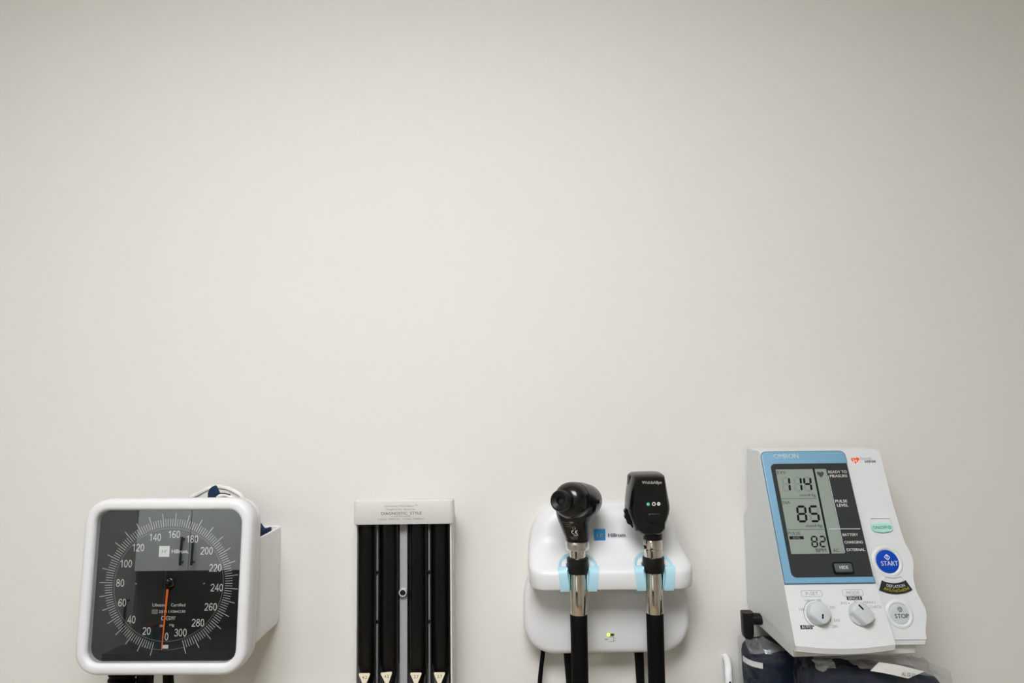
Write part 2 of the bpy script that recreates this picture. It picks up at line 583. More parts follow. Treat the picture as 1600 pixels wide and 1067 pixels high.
# hoses under the gauge
hel = []
for k in range(0, 120):
    a = k / 14 * 2 * PI
    hel.append((-50 + 10.5 * math.cos(a), 24 + 10.5 * math.sin(a), -86 - k * 0.46))
part(g, 'coiled_hose', *join(tube(hel, 2.9, 8), lathe([(8, -6), (8, 10), (6, 12)], frame((-50, 24, -84), (1, 0, 0), (0, 1, 0)), 20)), RUBBER)
part(g, 'hose_connector', *lathe([(9, -6), (9, 4), (8, 6), (8, 70)], frame((-28, 26, -78), (1, 0, 0), (0, -1, 0)), 24), RUBBER)
part(g, 'straight_hose', *tube(spline([(1.5, 12, -76), (2.2, 12, -92), (4.5, 13, -110), (10, 14, -150)]), 5.0, 14), RUBBER)

# ------------------------------------------------------------------ cuff basket behind the gauge
bk = Thing('cuff_basket', 'white plastic wall basket fixed behind the square gauge', 'basket', (-343, -35, -258))


def uplan(x0, x1, yf, r, z, n=6, yb=0.0):
    pts = [(x0, yb, z)]
    for k in range(n + 1):
        a = PI + PI / 2 * k / n
        pts.append((x0 + r + r * math.cos(a), yf + r + r * math.sin(a), z))
    for k in range(n + 1):
        a = 3 * PI / 2 + PI / 2 * k / n
        pts.append((x1 - r + r * math.cos(a), yf + r + r * math.sin(a), z))
    pts.append((x1, yb, z))
    return pts


def brim(inset, z0):
    r = [Vector(p) for p in uplan(-418 + inset, -268.5 - inset, -70 + inset, 12 - inset, 0, yb=-inset)]
    return [(p.x, p.y, z0 - p.y * 0.01) for p in r]


part(bk, 'tub', *loft([brim(10, -258), brim(5, -257), brim(1.5, -254), brim(0, -249), brim(0, -148), brim(0.6, -147.3), brim(1.8, -147.3),
                       brim(2.4, -148), brim(2.4, -250)]), WHITE2)
part(bk, 'back_plate', *box(-416, -270, -2.3, -0.05, -250, -146.2), WHITE2, bevel=0.8)

cf = Thing('blood_pressure_cuff', 'folded navy fabric cuff with a white tube standing in the basket behind the gauge', 'blood pressure cuff', (-330, -34, -240))
CZ = frame((0, 0, 0), (1, 0, 0), (0, 0, 1))
lay1 = [(-405, -240), (-278, -240), (-278, -155), (-288, -134), (-300, -116), (-320, -113), (-325, -108), (-331.5, -95.2), (-336.5, -98.8),
        (-338.5, -104), (-338, -107), (-341, -112), (-365, -118), (-395, -125), (-405, -135)]
part(cf, 'fabric_fold', *slab(lay1, CZ, 28, 36), NAVY, bevel=1.5)
lay2 = [(-400, -240), (-273.2, -240), (-273.2, -150), (-273.4, -144), (-280.4, -146), (-287, -137.3), (-294, -128.5), (-302, -121), (-330, -112), (-390, -128), (-400, -140)]
part(cf, 'fabric_fold', *slab(lay2, CZ, 16, 26), NAVY, bevel=1.5)
lay3 = [(-402, -240), (-275, -240), (-274, -156), (-280, -152), (-292, -146), (-330, -126), (-390, -130), (-402, -140)]
part(cf, 'fabric_fold', *slab(lay3, CZ, 44, 60), NAVY, bevel=2)
part(cf, 'tube', *tube(spline([(-372, -22, -150), (-366, -22, -116), (-353, -22, -105.5), (-339, -22, -99.5), (-325, -23, -99.5), (-313, -24, -104), (-304, -25, -112), (-300, -26, -140)], 8), 2.6, 12), TUBEW)
part(cf, 'tube', *tube(spline([(-330, -40, -130), (-327, -40, -112), (-319, -40, -105.5), (-311, -40, -108), (-303, -40, -116), (-301, -40, -140)], 8), 2.6, 12), TUBEW)
part(cf, 'tube_slit', *tube(spline([(-322, -41.5, -103.0), (-316, -42, -103.4), (-310.5, -42, -105.0)], 5), 0.55, 8), BLACK)

# ------------------------------------------------------------------ specula dispenser
dp = Thing('specula_dispenser', 'narrow white wall dispenser holding four columns of black ear specula', 'dispenser', (-121, -22, -350))
DX = frame((0, -50.2, 0), (1, 0, 0), (0, 0, 1))
part(dp, 'back_panel', *box(-170, -70, -3, -0.05, -350, -134), GREYP, smooth=None, bevel=0.8)
part(dp, 'side_wall', *box(-172.2, -170.4, -46, -0.05, -350, -136), WARMW, smooth=None, bevel=0.4)
part(dp, 'side_wall', *box(-69.8, -68.0, -46, -0.05, -350, -136), WARMW, smooth=None, bevel=0.4)
part(dp, 'top_cap', *box(-171.5, -68.5, -36, -0.05, -136.5, -133), WARMW, smooth=None, bevel=0.8)
part(dp, 'base', *box(-172, -68, -50, -0.05, -354, -350), WARMW, smooth=None, bevel=0.8)
hd = part(dp, 'header', *loft([uplan(-172.6, -67.4, -49.0, 4, -112.2, yb=-38), uplan(-173.6, -66.4, -50.0, 5, -112.8, yb=-36), uplan(-174, -66, -50.2, 5, -114, yb=-35), uplan(-174, -66, -50.2, 5, -136.6, yb=-30), uplan(-173.4, -66.6, -49.8, 5, -137.4, yb=-30)]), WARMW)
letter(dp, 'Universal KleenSpec™', DX, -122.3, -118.1, 35.5, 2.6, PRINTG, c=0.12, parent=hd)
letter(dp, 'Single-Use Specula', DX, -122.8, -121.6, 31.2, 2.5, PRINTG, c=0.12, parent=hd)
letter(dp, 'DIAGNOSTIC  STYLE', DX, -121.8, -125.7, 43.5, 3.0, PRINTK, c=0.12, parent=hd)
letter(dp, 'DISPENSER', DX, -122.3, -128.9, 21, 1.4, PRINTG, c=0.12, parent=hd)
letter(dp, '4.2mm  52432-U    2.7mm  52434-U', DX, -122.3, -131.7, 50, 2.0, PRINTG, c=0.12, parent=hd)
cols = [(-160.6, '4.2'), (-136.8, '4.2'), (-105.6, '2.7'), (-80.6, '2.7')]
rnd = random.Random(3)
for ci, (cx, s) in enumerate(cols):
    rings = []
    ph = [rnd.uniform(0, 6.3) for _ in range(4)]
    z = -138.0
    prof = []
    prof = [(10.6, -138), (10.6, -190), (10.6, -240), (10.5, -288)]
    prof += [(9.5, -290), (6.0, -305), (3.0, -322), (2.2, -326)]
    for r, zz in prof:
        ring = []
        for k in range(60):
            a = 2 * PI * k / 60
            rad = r * (1 + 0.012 * math.sin(9 * a + ph[0]) + 0.01 * math.sin(5 * a + ph[1] + zz * 0.004) + 0.004 * math.sin(17 * a + ph[2]))
            ring.append((cx + rad * math.cos(a) + 0.15 * math.sin(zz * 0.05 + ph[3]), -33.5 + rad * math.sin(a), zz))
        rings.append(ring)
    c = part(dp, 'speculum_column', *loft(rings), SPEC, smooth=30)
    rail = [box(cx - 10.9, cx - 9.9, -43.5, -40.5, -330, -137), box(cx + 9.0, cx + 10.6, -45.5, -43, -330, -137)]
    part(dp, 'column_guide', *join(*rail), BLACK, smooth=None)
    tz, tx = -293.8, cx - 1.2
    if ci == 1:
        tz, tx = -293.0, cx - 1.6
    tri = [(-5.9, -0.6), (-5.3, 0), (5.3, 0), (5.9, -0.6), (5.9, -1.6), (1.2, -12.6), (0.2, -13.4), (-0.2, -13.4), (-1.2, -12.6), (-5.9, -1.6)]
    if ci == 1:
        tri = [(a * math.cos(0.07) - b * math.sin(0.07), a * math.sin(0.07) + b * math.cos(0.07)) for a, b in tri]
    FT_ = frame((tx, -46.6, tz), (1, 0, 0), (0, 0, 1))
    tg = part(dp, 'size_tag', *slab(tri, FT_, -1.0, 0), TAG, smooth=None, bevel=0.2, label='cream triangular size tag')
    letter(dp, s, FT_, 0.3, -4.0, 5.0, 3.2, PRINTK, c=0.1, parent=tg)
for rx in (-149.6, -93.2):
    part(dp, 'divider', *box(rx - 0.9, rx + 0.9, -40, -0.1, -350, -137), RAIL, smooth=None)
    for zz in (-190, -242):
        part(dp, 'divider_clip', *box(rx - 2.0, rx + 2.0, -42, -39, zz - 1.4, zz + 1.4), BLACK, smooth=None, bevel=0.4)
part(dp, 'centre_strip', *box(-125.6, -116.6, -38, -0.1, -350, -137), GREYP, smooth=None, bevel=0.5)
kn = part(dp, 'lock_barrel', *lathe([(4.4, -6), (4.4, 1.0), (4.0, 1.6), (3.2, 1.6), (3.1, -1.5)], frame((-121.6, -41, -211.8), (1, 0, 0), (0, 0, 1)), 28), SILVER)
part(dp, 'lock_socket', *lathe([(3.15, -2), (3.15, 0.4), (2.2, 0.9)], frame((-121.6, -41, -211.8), (1, 0, 0), (0, 0, 1)), 24), BLACKG, parent=kn)

# ------------------------------------------------------------------ wall transformer
tf = Thing('wall_transformer', 'white wall charger with two light blue cradles holding the black instruments', 'wall charger', (101, -20, -285))
HX = (66.6, 146.6)
HY = -62.0
SLOT = 12.3


def tplan(z, x0, x1, yf, r, notch):
    pts = [(x0, -0.05, z)]
    n = 8
    r = min(r, -yf - 0.2, (x1 - x0) / 2)
    for k in range(n + 1):
        a = PI + PI / 2 * k / n
        pts.append((x0 + r + r * math.cos(a), yf + r + r * math.sin(a), z))
    for hx in HX:
        for k in range(17):
            a = PI - PI * k / 16
            xx = hx + SLOT * math.cos(a)
            if k == 0:
                pts.append((hx - SLOT - 0.01, yf, z))
            yn = HY + SLOT * math.sin(a)
            pts.append((xx, max(yf, yn) if notch else yf, z))
            if k == 16:
                pts.append((hx + SLOT + 0.01, yf, z))
    for k in range(n + 1):
        a = 3 * PI / 2 + PI / 2 * k / n
        pts.append((x1 - r + r * math.cos(a), yf + r + r * math.sin(a), z))
    pts.append((x1, -0.05, z))
    return pts


R_ = [(-122, 52, 150, -4, 3), (-123.5, 46, 156, -11, 8), (-126, 40, 162, -17, 12), (-130, 34, 168, -21.5, 16), (-135, 29, 173, -24.5, 18),
      (-141, 24.5, 177.5, -26.5, 20), (-148, 20.5, 181.5, -27.8, 21), (-155, 18, 184, -29, 22), (-161, 16.8, 185.2, -31.5, 22),
      (-167, 16.2, 186, -36, 22), (-172, 15.8, 187, -42.5, 22), (-176, 15.5, 188, -50, 22), (-179, 15.3, 188.8, -57, 22), (-181.5, 15.2, 189.6, -63, 21),
      (-183.8, 15.2, 190, -67, 20), (-186, 15.2, 190, -69, 20), (-188.5, 15.2, 190, -69.8, 20), (-201, 15.8, 189.4, -69.8, 20), (-203.6, 16.8, 188.4, -68.6, 19), (-204.8, 19, 186, -65, 17)]
def shelf_z(y):
    for p, q in zip(R_, R_[1:]):
        if q[3] <= y <= p[3] and q[3] < p[3]:
            return p[0] + (q[0] - p[0]) * (y - p[3]) / (q[3] - p[3])
    return -189.0


shelf = loft([tplan(z, a, b, y, r, z < -165) for (z, a, b, y, r) in R_])
def lowplan(i, y):
    pts = [(100.5 + 91.0 - i, y, -226), (100.5 + 89.0 - i, y, -213), (100.5 + 84.0 - i, y, -203), (100.5 - 84.0 + i, y, -203), (100.5 - 89.0 + i, y, -213), (100.5 - 91.0 + i, y, -226)]
    rad = 34 - i
    for sx in (-1, 1):
        for k in range(11):
            t = PI / 2 * k / 10 if sx < 0 else PI / 2 - PI / 2 * k / 10
            pts.append((100.5 + sx * (91.5 - i - rad + rad * math.cos(t)), y, -284 + i + rad - rad * math.sin(t)))
    return pts


lower = loft([lowplan(i, y) for i, y in ((0, -0.05), (0, -20), (0.3, -24), (1.5, -27), (4, -29), (7.5, -29.8))])
sh = part(tf, 'shell', *join(shelf, lower), WHITE, smooth=40)
TFr = frame((0, -29.8, 0), (1, 0, 0), (0, 0, 1))
for hx in HX:
    # cradle: split collar flush with the shelf front, open towards the front
    def cpl(z, ro, yf, open_, ri=SLOT, back=20.0):
        pts = []
        # outer outline from the front right round the back to the front left, then the inner slot
        pts.append((hx + open_ + 9.5, yf, z))
        for k in range(0, 19):
            a = PI * k / 18
            pts.append((hx + ro * math.cos(a), HY + 3 + (back if True else ro) * math.sin(a), z))
        pts.append((hx - open_ - 9.5, yf, z))
        pts.append((hx - open_, yf, z))
        for k in range(0, 13):
            a = PI + 0.45 - (PI + 0.9) * k / 12
            pts.append((hx + ri * math.cos(a) * 0.93, HY + ri * math.sin(a) * 0.93, z))
        pts.append((hx + open_, yf, z))
        return pts
    cr = part(tf, 'cradle', *loft([cpl(-181.0, 20, -65, 12.2, 13.2, 17), cpl(-183.6, 21.6, -68.6, 12.2, 13, 18.5), cpl(-187.5, 22, -70.4, 11.5, 12.6, 19), cpl(-201, 22, -70.4, 9.8, 11.2, 19), cpl(-205.2, 21.5, -69.2, 9.8, 11.2, 18)]),
              CYAN, smooth=30, label='light blue instrument cradle')
    fun = []
    for k in range(25):
        a = math.radians(-10 + 200 * k / 24)
        ca, sa = math.cos(a), math.sin(a)
        zo = shelf_z(HY + 20.5 * sa) + 1.0
        zi = min(zo - 2.5, shelf_z(HY + 13.5 * sa) - 3.0)
        fun.append([(hx + 20.5 * ca, HY + 20.5 * sa, -192), (hx + 20.5 * ca, HY + 20.5 * sa, zo), (hx + 19.5 * ca, HY + 19.5 * sa, zo + 0.3), (hx + 12.8 * ca, HY + 12.8 * sa, zi), (hx + 12.8 * ca, HY + 12.8 * sa, -192)])
    part(tf, 'cradle_funnel', *loft(fun), CYAN, parent=cr, smooth=30)
    part(tf, 'cradle_liner', *arcband(frame((hx, HY, -204), (1, 0, 0), (0, 1, 0)), 0, 0, 9.9, 11.6, -25, 205, 0, 19, 24), CYAN, parent=cr)
part(tf, 'logo_square', *slab([(88.0, -149.0), (100.6, -149.0), (100.6, -161.8), (88.0, -161.8)], frame((0, -31.4, 0), (1, 0, 0), (0, 0, 1)), -2.8, 0.1), PRINTB, parent=sh, smooth=None)
LF = frame((0, -31.4, 0), (1, 0, 0), (0, 0, 1))
letter(tf, "H'", LF, 94.5, -155.3, 6.6, 4.4, PRINTW, c=0.25, bold=0.03, parent=sh)
letter(tf, 'Hillrom', LF, 113.0, -155.3, 19.0, 4.2, PRINTN, c=0.0, bold=0.02, parent=sh)
part(tf, 'status_light', *slab(rr(1.6, 1.2, 1.1, 5, 101.8, -262.6), TFr, -0.5, 0.6), LEDON, parent=sh)
part(tf, 'status_window', *slab(rr(2.6, 1.2, 1.1, 5, 105.4, -262.6), TFr, -0.5, 0.5), LEDG, parent=sh)
part(tf, 'plug_symbol', *join(strip(TFr, 97.6, -267.4, 101.2, -267.4, 1.0, 0, 0.12), strip(TFr, 101.4, -265, 107, -265, 0.4, 0, 0.12), strip(TFr, 101.4, -269.8, 107, -269.8, 0.4, 0, 0.12),
                              strip(TFr, 107, -264.8, 107, -270, 0.5, 0, 0.12), strip(TFr, 107.2, -266.2, 109.4, -266.2, 0.4, 0, 0.12), strip(TFr, 107.2, -268.8, 109.4, -268.8, 0.4, 0, 0.12)), PRINTG, parent=sh, smooth=None)
part(tf, 'power_cord', *tube(spline([(31, -12, -278), (30, -12, -290), (26.5, -12, -318), (25, -12, -360)]), 2.5, 12), RUBBER)
part(tf, 'instrument_cord', *tube([(58.5, -14, -276), (58.6, -14, -288), (60.2, -15, -322), (62, -18, -372)], [5.4, 5.3, 4.6, 4.0], 14), RUBBER)
part(tf, 'instrument_cord', *tube([(137.2, -14, -276), (137.3, -14, -288), (138.0, -15, -322), (139, -18, -372)], [5.4, 5.3, 4.6, 4.0], 14), RUBBER)


# ------------------------------------------------------------------ the two instruments
def handle(th, hx):
    f = frame((hx, HY, 0), (1, 0, 0), (0, 1, 0))
    part(th, 'collar', *lathe([(10.2, -171.6), (11.2, -172.2), (11.4, -173.5), (11.3, -186.8), (10.9, -187.6), (9, -187.8)], f, 36), BLACK)
    part(th, 'sleeve', *lathe([(8.6, -187), (8.7, -194), (8.95, -194.6), (8.95, -229.4), (8.7, -230)], f, 36), CHROME)
    part(th, 'grip', *lathe([(8.8, -229.6), (9.05, -230.2), (8.9, -250), (8.8, -300), (8.8, -372), (8.0, -376), (4, -378)], f, 36), RUBBER)


ot = Thing('otoscope', 'black otoscope with a round eyepiece on a chrome and black handle in its cradle', 'otoscope', (HX[0], HY, -378))
handle(ot, HX[0])
f0 = frame((HX[0], HY, 0), (1, 0, 0), (0, 1, 0))
part(ot, 'neck', *lathe([(8.4, -163), (8.4, -173)], f0, 36), CHROME)
part(ot, 'ring', *lathe([(11, -154), (12.2, -154.6), (12.5, -155.6), (12.5, -162.4), (12.0, -163.2), (10, -163.8), (8.4, -164.2)], f0, 36), SATIN)
# head: flared neck lofted into a barrel whose axis runs from the eyepiece to the wall side
Af, Ab = Vector((57.5, -82, -109.6)), Vector((82.0, -46, -115))
ax = (Ab - Af).normalized()
side = ax.cross(Vector((0, 0, 1))).normalized()
upv = side.cross(ax).normalized()
FB = frame(Af, side, upv)          # normal = side x up
if (FB(0, 0, 1) - FB(0, 0, 0)).dot(ax) < 0:
    FB = frame(Af, -side, upv)
L = (Ab - Af).length
barrel = lathe([(9, -9.5), (13.5, -7.5), (16.5, -4.5), (18.4, -0.8), (19.2, 4), (19.3, 8), (18.9, 8.4), (18.9, 9.2), (19.3, 9.6), (19.0, L * 0.55), (17.0, L * 0.9), (15.6, L), (13, L + 2.5)], FB, 40)
ell = lambda cx, cy, z, a, b, n=40: [(cx + a * math.cos(2 * PI * k / n), cy + b * math.sin(2 * PI * k / n), z) for k in range(n)]
neck = loft([ell(66.6, HY, -154, 12.3, 12.0), ell(66.2, HY, -150, 12.6, 12.3), ell(64.6, HY - 1, -142, 14.4, 13.7), ell(63.8, HY - 2, -134, 16.8, 15.4), ell(64.4, HY - 3, -128, 19.4, 17.6), ell(65.8, HY - 3.5, -122.5, 21.6, 19.6), ell(67, HY - 3, -116, 21.6, 19.6), ell(68, HY - 2, -108, 16, 15)])
oh = part(ot, 'head', *join(barrel, neck), BLACKG, smooth=40)
part(ot, 'eyepiece', *lathe([(8.6, -6), (9.2, -12), (10.4, -13), (10.6, -15), (10.6, -20.5), (10.0, -21.6), (8.6, -21.8), (7.2, -21.0), (4.0, -19.6), (3.6, -17)], FB, 36), BLACK, parent=oh)
part(ot, 'eyepiece_lens', *lathe([(3.6, -17.6), (3.2, -18.2), (1.5, -18.5)], FB, 20), BLACKG, parent=oh)
part(ot, 'speculum_mount', *lathe([(13, L), (11, L + 4), (8, L + 6)], FB, 30), BLACK, parent=oh)
part(ot, 'insufflation_port', *lathe([(2.2, 17.6), (2.2, 19.9), (1.2, 20.0), (1.0, 18)], frame(FB(0, 0, L * 0.62), ax, -(FB(0, 1, 0) - FB(0, 0, 0)).cross(ax).cross(ax)), 16), BLACK, parent=oh)
# printed block on the neck: lies on a cone, follow it with a curved frame
NECK = [(-154, 66.6, 0, 12.3, 12.0), (-150, 66.2, 0, 12.6, 12.3), (-142, 64.6, -1, 14.4, 13.7), (-134, 63.8, -2, 16.8, 15.4), (-128, 64.4, -3, 19.4, 17.6), (-122, 65.8, -3.5, 21.6, 19.6)]


def neckfr(z):
    def f(a, b, c=0.0):
        zz = max(-153.9, min(-122.1, z + b))
        for p, q in zip(NECK, NECK[1:]):
            if p[0] <= zz <= q[0]:
                t = (zz - p[0]) / (q[0] - p[0])
                cx, oy, ra, rb = [p[k] + (q[k] - p[k]) * t for k in (1, 2, 3, 4)]
        ang = -PI / 2 + a / 14.2 - 0.42
        return Vector((cx + (ra + c) * math.cos(ang), HY + oy + (rb + c) * math.sin(ang), z + b))
    return f


NF = neckfr(-138)
letter(ot, 'REF 238', NF, -3.4, 5.6, 5.6, 1.5, PRINTG, c=0.3, parent=oh)
part(ot, 'class_badge', *slab(rr(1.7, 1.0, 0.4, 2, 2.0, 5.7), NF, 0.1, 0.3), PRINTG, parent=oh, smooth=None)
letter(ot, 'Welch Allyn', NF, -1.2, 3.2, 7.0, 1.2, PRINTG, c=0.3, parent=oh)
letter(ot, 'MacroView', NF, -0.6, 1.3, 6.0, 1.2, PRINTG, c=0.3, parent=oh)
part(ot, 'recycling_mark', *arcband(NF, 4.0, -0.4, 1.1, 1.6, 0, 359, 0.15, 0.3, 16), PRINTG, parent=oh, smooth=None)
part(ot, 'conformity_mark', *join(arcband(NF, 2.6, -4.9, 1.4, 1.95, 75, 285, 0.15, 0.3), arcband(NF, 6.4, -4.9, 1.4, 1.95, 75, 285, 0.15, 0.3), strip(NF, 4.9, -4.9, 6.2, -4.9, 0.5, 0.15, 0.3)), PRINTW, parent=oh, smooth=None)
letter(ot, '0297', NF, 4.6, -8.3, 5.0, 1.2, PRINTW, c=0.3, parent=oh)
letter(ot, 'Skaneateles Falls', NF, 1.0, -10.4, 10.0, 1.1, PRINTG, c=0.3, parent=oh)
letter(ot, 'Made in USA', NF, 1.6, -12.0, 7.4, 1.2, PRINTG, c=0.3, parent=oh)

op = Thing('ophthalmoscope', 'black ophthalmoscope with a flat tapered head on a chrome and black handle in its cradle', 'ophthalmoscope', (HX[1], HY, -378))
handle(op, HX[1])
f1 = frame((HX[1], HY, 0), (1, 0, 0), (0, 1, 0))
part(op, 'neck', *lathe([(9.4, -153.5), (9.8, -154.2), (9.8, -162.6), (9.3, -163.3), (9.3, -163.7), (9.7, -164.2), (9.7, -172.6)], f1, 36), CHROME)
part(op, 'neck_latch', *join(box(136.0, 137.4, -67, -64, -160.6, -159.4), box(136.6, 137.4, -67, -65, -163, -160.6)), BLACK, smooth=None)
part(op, 'head_base', *lathe([(9, -147), (10.0, -147.6), (10.0, -153.6), (9.2, -154.2)], f1, 36), BLACK)
OX = 142.2
outl = [(-17.5, -86.2), (-15.0, -84.6), (-8, -84.0), (8, -83.8), (14.5, -84.4), (17.0, -86.0), (18.2, -92), (20.2, -105), (22.0, -116), (22.2, -121), (21, -127), (18.2, -134), (16.6, -138), (16.0, -143),
        (12, -147), (8, -149), (-7, -149), (-12, -146.5), (-15.5, -144), (-16.2, -140), (-18.5, -134), (-21.6, -126), (-22.6, -120), (-22.2, -114), (-20.5, -102), (-18.4, -91)]


def oring(ins, y, sx=1.0):
    cx, cz = 0, -117
    out = []
    for a, b in outl:
        d = math.hypot(a, b - cz)
        k = max(0.0, (d - ins) / d)
        out.append((OX + a * k * sx, y, cz + (b - cz) * k))
    return out


hd2 = part(op, 'head', *loft([oring(3, -44), oring(0.6, -46.5), oring(0, -50), oring(0, -63), oring(0.5, -66), oring(0.5, -70), oring(1.6, -74), oring(3.4, -78.2), oring(4.8, -79.2)]), BLACKG, smooth=32)
OF = frame((OX, -79.4, 0), (1, 0, 0), (0, 0, 1))
letter(op, 'WelchAllyn', OF, 1.6, -92.8, 20.5, 4.2, PRINTW, c=0.05, bold=0.03, parent=hd2)
part(op, 'aperture', *join(slab([(-2.6, -97.5), (4.0, -97.5), (4.4, -108.5), (-1.6, -108.5)], OF, -1.5, 0.1)), BLACK, parent=hd2, smooth=None)
part(op, 'green_dot', *slab(circ(1.7, 20, -2.8, -114.6), OF, -0.3, 0.15), PRINTM, parent=hd2, smooth=None)
part(op, 'ring_mark', *arcband(OF, 3.1, -114.4, 1.2, 1.9, 0, 359.9, -0.3, 0.15, 20), PRINTW, parent=hd2, smooth=None)
part(op, 'grid_mark', *join(slab(circ(1.75, 20, 8.2, -114.4), OF, -0.3, 0.15)), PRINTW, parent=hd2, smooth=None)
part(op, 'grid_lines', *join(strip(OF, 7.0, -115.2, 9.4, -113.6, 0.35, 0, 0.25), strip(OF, 7.0, -113.6, 9.4, -115.2, 0.35, 0, 0.25)), PRINTK, parent=hd2, smooth=None)
part(op, 'thumb_pad', *pillow(lambda i: rr(6.8 - i, 5.0 - i, 2, 5, 3.4, -129.0), OF, ((0, -1), (0, 0.8), (0.6, 1.4), (1.2, 1.5))), BLACK, parent=hd2)
whl = []
for k in range(64):
    a = 2 * PI * k / 64
    r = 16.2 + 0.9 * (1 if (k // 2) % 2 else 0)
    whl.append((-7.6 + r * math.cos(a), -127.5 + r * math.sin(a)))
part(op, 'lens_wheel', *slab(whl, frame((OX, -56, 0), (1, 0, 0), (0, 0, 1)), -3, 3), BLACK, smooth=None)
part(op, 'brow_rest', *slab([(-19, -88), (-17.2, -86), (-19.4, -116), (-20.6, -116)], frame((OX, -56, 0), (1, 0, 0), (0, 0, 1)), -6, 6), BLACK, bevel=0.5)

# ------------------------------------------------------------------ blood pressure monitor
mn = Thing('blood_pressure_monitor', 'white digital blood pressure monitor with a blue-framed screen reading 114, 85 and 82', 'blood pressure monitor', (330, -60, -256))
T1, T2 = math.radians(23.1), math.radians(19.4)
FM0 = frame((264, -60, -64), (1, 0, 0), (0, math.sin(T1), math.cos(T1)))
FR0 = frame((264, -60, -64), (1, 0, 0), (0, math.sin(T2), math.cos(T2)))
FM = lambda u, v, w=0.0: FM0(u, v, w)
FR = lambda u, v, w=0.0: FR0(u, v, w)


def yplane(z, t):
    return -60 - (-64 - z) * math.tan(t)


def xsep(z):
    v = max(0, (-64 - z)) / math.cos(T1)
    return 264 + (91.9 - 1.9 * v / 135 if v < 135 else 90.0 + 5.0 * (v - 135) / 55)


edge_uv = [(0, 128.6), (27, 129.2), (52, 129.6), (69, 130.6), (85, 131.6), (96, 132.8), (104, 135.6), (109, 137.0), (116, 136.8), (122, 134.8), (129, 132.9), (141.8, 132.7), (149, 134.8), (158.6, 137.8), (165, 137.3), (172, 134.6), (179, 132.4), (184, 132.0), (189, 132.2)]


def xedge(z):
    v = (-64 - z) / math.cos(T2)
    if v <= 0:
        return 264 + 128.6
    for (v0, x0), (v1, x1) in zip(edge_uv, edge_uv[1:]):
        if v <= v1:
            t = (v - v0) / (v1 - v0)
            return 264 + x0 + (x1 - x0) * t
    return 264 + 132.2


def yback(z):
    return -20 if z > -128 else (-20 + 18.5 * min(1, (-128 - z) / 12))


zs = [-63.2, -64.5] + [-67 - 2.5 * k for k in range(0, 69)] + [-239.2]
rings = []
for z in zs:
    yf, yr, yb = yplane(z, T1), yplane(z, T2), yback(z)
    if z > -64:
        yf = yr = -57
    rings.append([(264, yb, z), (264, yf, z), (xsep(z), yf, z), (xsep(z), min(yr, -50) + 0.0, z), (xedge(z), yr, z), (xedge(z), yb, z)])
# right column stops square; the front panel carries on as a lip with a bowed bottom edge
body = part(mn, 'case', *loft(rings), MONW, smooth=25, bevel=1.2, seg=3)
lip = []
N = 28
for (dz, dy) in ((0.5, 0.3), (0, 0.0), (-5.5, 1.2), (-6.8, 3.2), (-7.0, 12)):
    row = []
    for k in range(N + 1):
        u = 1.0 + 93.4 * k / N
        bow = 3.4 * math.sin(PI * (0.06 + 0.9 * k / N)) - 0.5
        z = -238.8 - bow + dz
        row.append((264 + u, yplane(-238.8 - bow, T1) + dy - 0.4, z))
    lip.append(row)
lip_b = [[(x, -100, z) for (x, y, z) in lip[-1]], [(x, -100, -236) for (x, y, z) in lip[-1]], [(x, yplane(-236, T1) - 0.3, -236) for (x, y, z) in lip[-1]]]
lv_, lf_ = loft(lip + lip_b + [lip[0]], False, False, closed=False)
nr = len(lip) + len(lip_b)
lf_ += [tuple(r * (N + 1) for r in range(nr)), tuple(r * (N + 1) + N for r in range(nr))]
part(mn, 'front_lip', lv_, lf_, MONW, smooth=40)
part(mn, 'column_lip', *box(264 + 98, 264 + 131.6, -121, -100, -245, -238.5), MONW, bevel=1.0)
part(mn, 'base', *loft([[(264.6, -2, -238), (264.6, -122, -238), (389, -117, -238), (389, -2, -238)], [(264.6, -2, -243), (264.6, -122, -243), (389, -117, -243), (389, -2, -243)],
                        [(266, -3, -254), (267, -120, -255), (388, -115, -255), (388, -3, -254)]]), MONW, smooth=25, bevel=1.0)
part(mn, 'foot', *box(352, 374, -112, -96, -257.5, -254), MONW, bevel=0.8)
# blue framed display
def bl(i, bottom=135.3):
    r = 6 - i * 0.5
    pts = []
    x0, x1, t, b = 0.3 + i, 91.0 - i, -0.2 + i, bottom - i
    for k in range(7):
        a = PI / 2 + PI / 2 * k / 6
        pts.append((x0 + r + r * math.cos(a), -(t + r) + r * math.sin(a)))
    pts += [(x0, -b), (x1 - 1.5, -b)]
    for k in range(7):
        a = 0 + PI / 2 * k / 6
        pts.append((x1 - r + r * math.cos(a), -(t + r) + r * math.sin(a)))
    return pts


bz = part(mn, 'display_edge', *slab(bl(0), FM, -1, 0.9), EDGE, smooth=25)
part(mn, 'display_frame', *pillow(bl, FM, ((0.7, 0.5), (0.7, 1.3), (1.1, 1.5))), BLUE, parent=bz, smooth=25)
dk = []
r = 5.0
for (cx, cy, a0) in ((13.4, -18.8, 90), (13.4, -124.2, 180)):
    for k in range(7):
        a = math.radians(a0 + 90 * k / 6)
        dk.append((cx + r * math.cos(a), cy + r * math.sin(a)))
dk += [(88.6, -129.2), (89.8, -13.8)]
sc = part(mn, 'screen_surround', *slab(dk, FM, 1.4, 1.62), SCREEN, parent=bz, smooth=None)
part(mn, 'screen_trim', *strip(FM, 90.2, -13.8, 88.9, -129.2, 0.7, 1.4, 1.8), SILVER, parent=bz, smooth=None)
letter(mn, 'OMRON', FM, 27.0, -5.4, 26.5, 5.2, PRINTP, c=1.62, bold=0.03, parent=bz)
letter(mn, 'Digital Blood Pressure Monitor', FM, 36.5, -11.1, 45, 1.7, PRINTF, c=1.6, parent=bz)
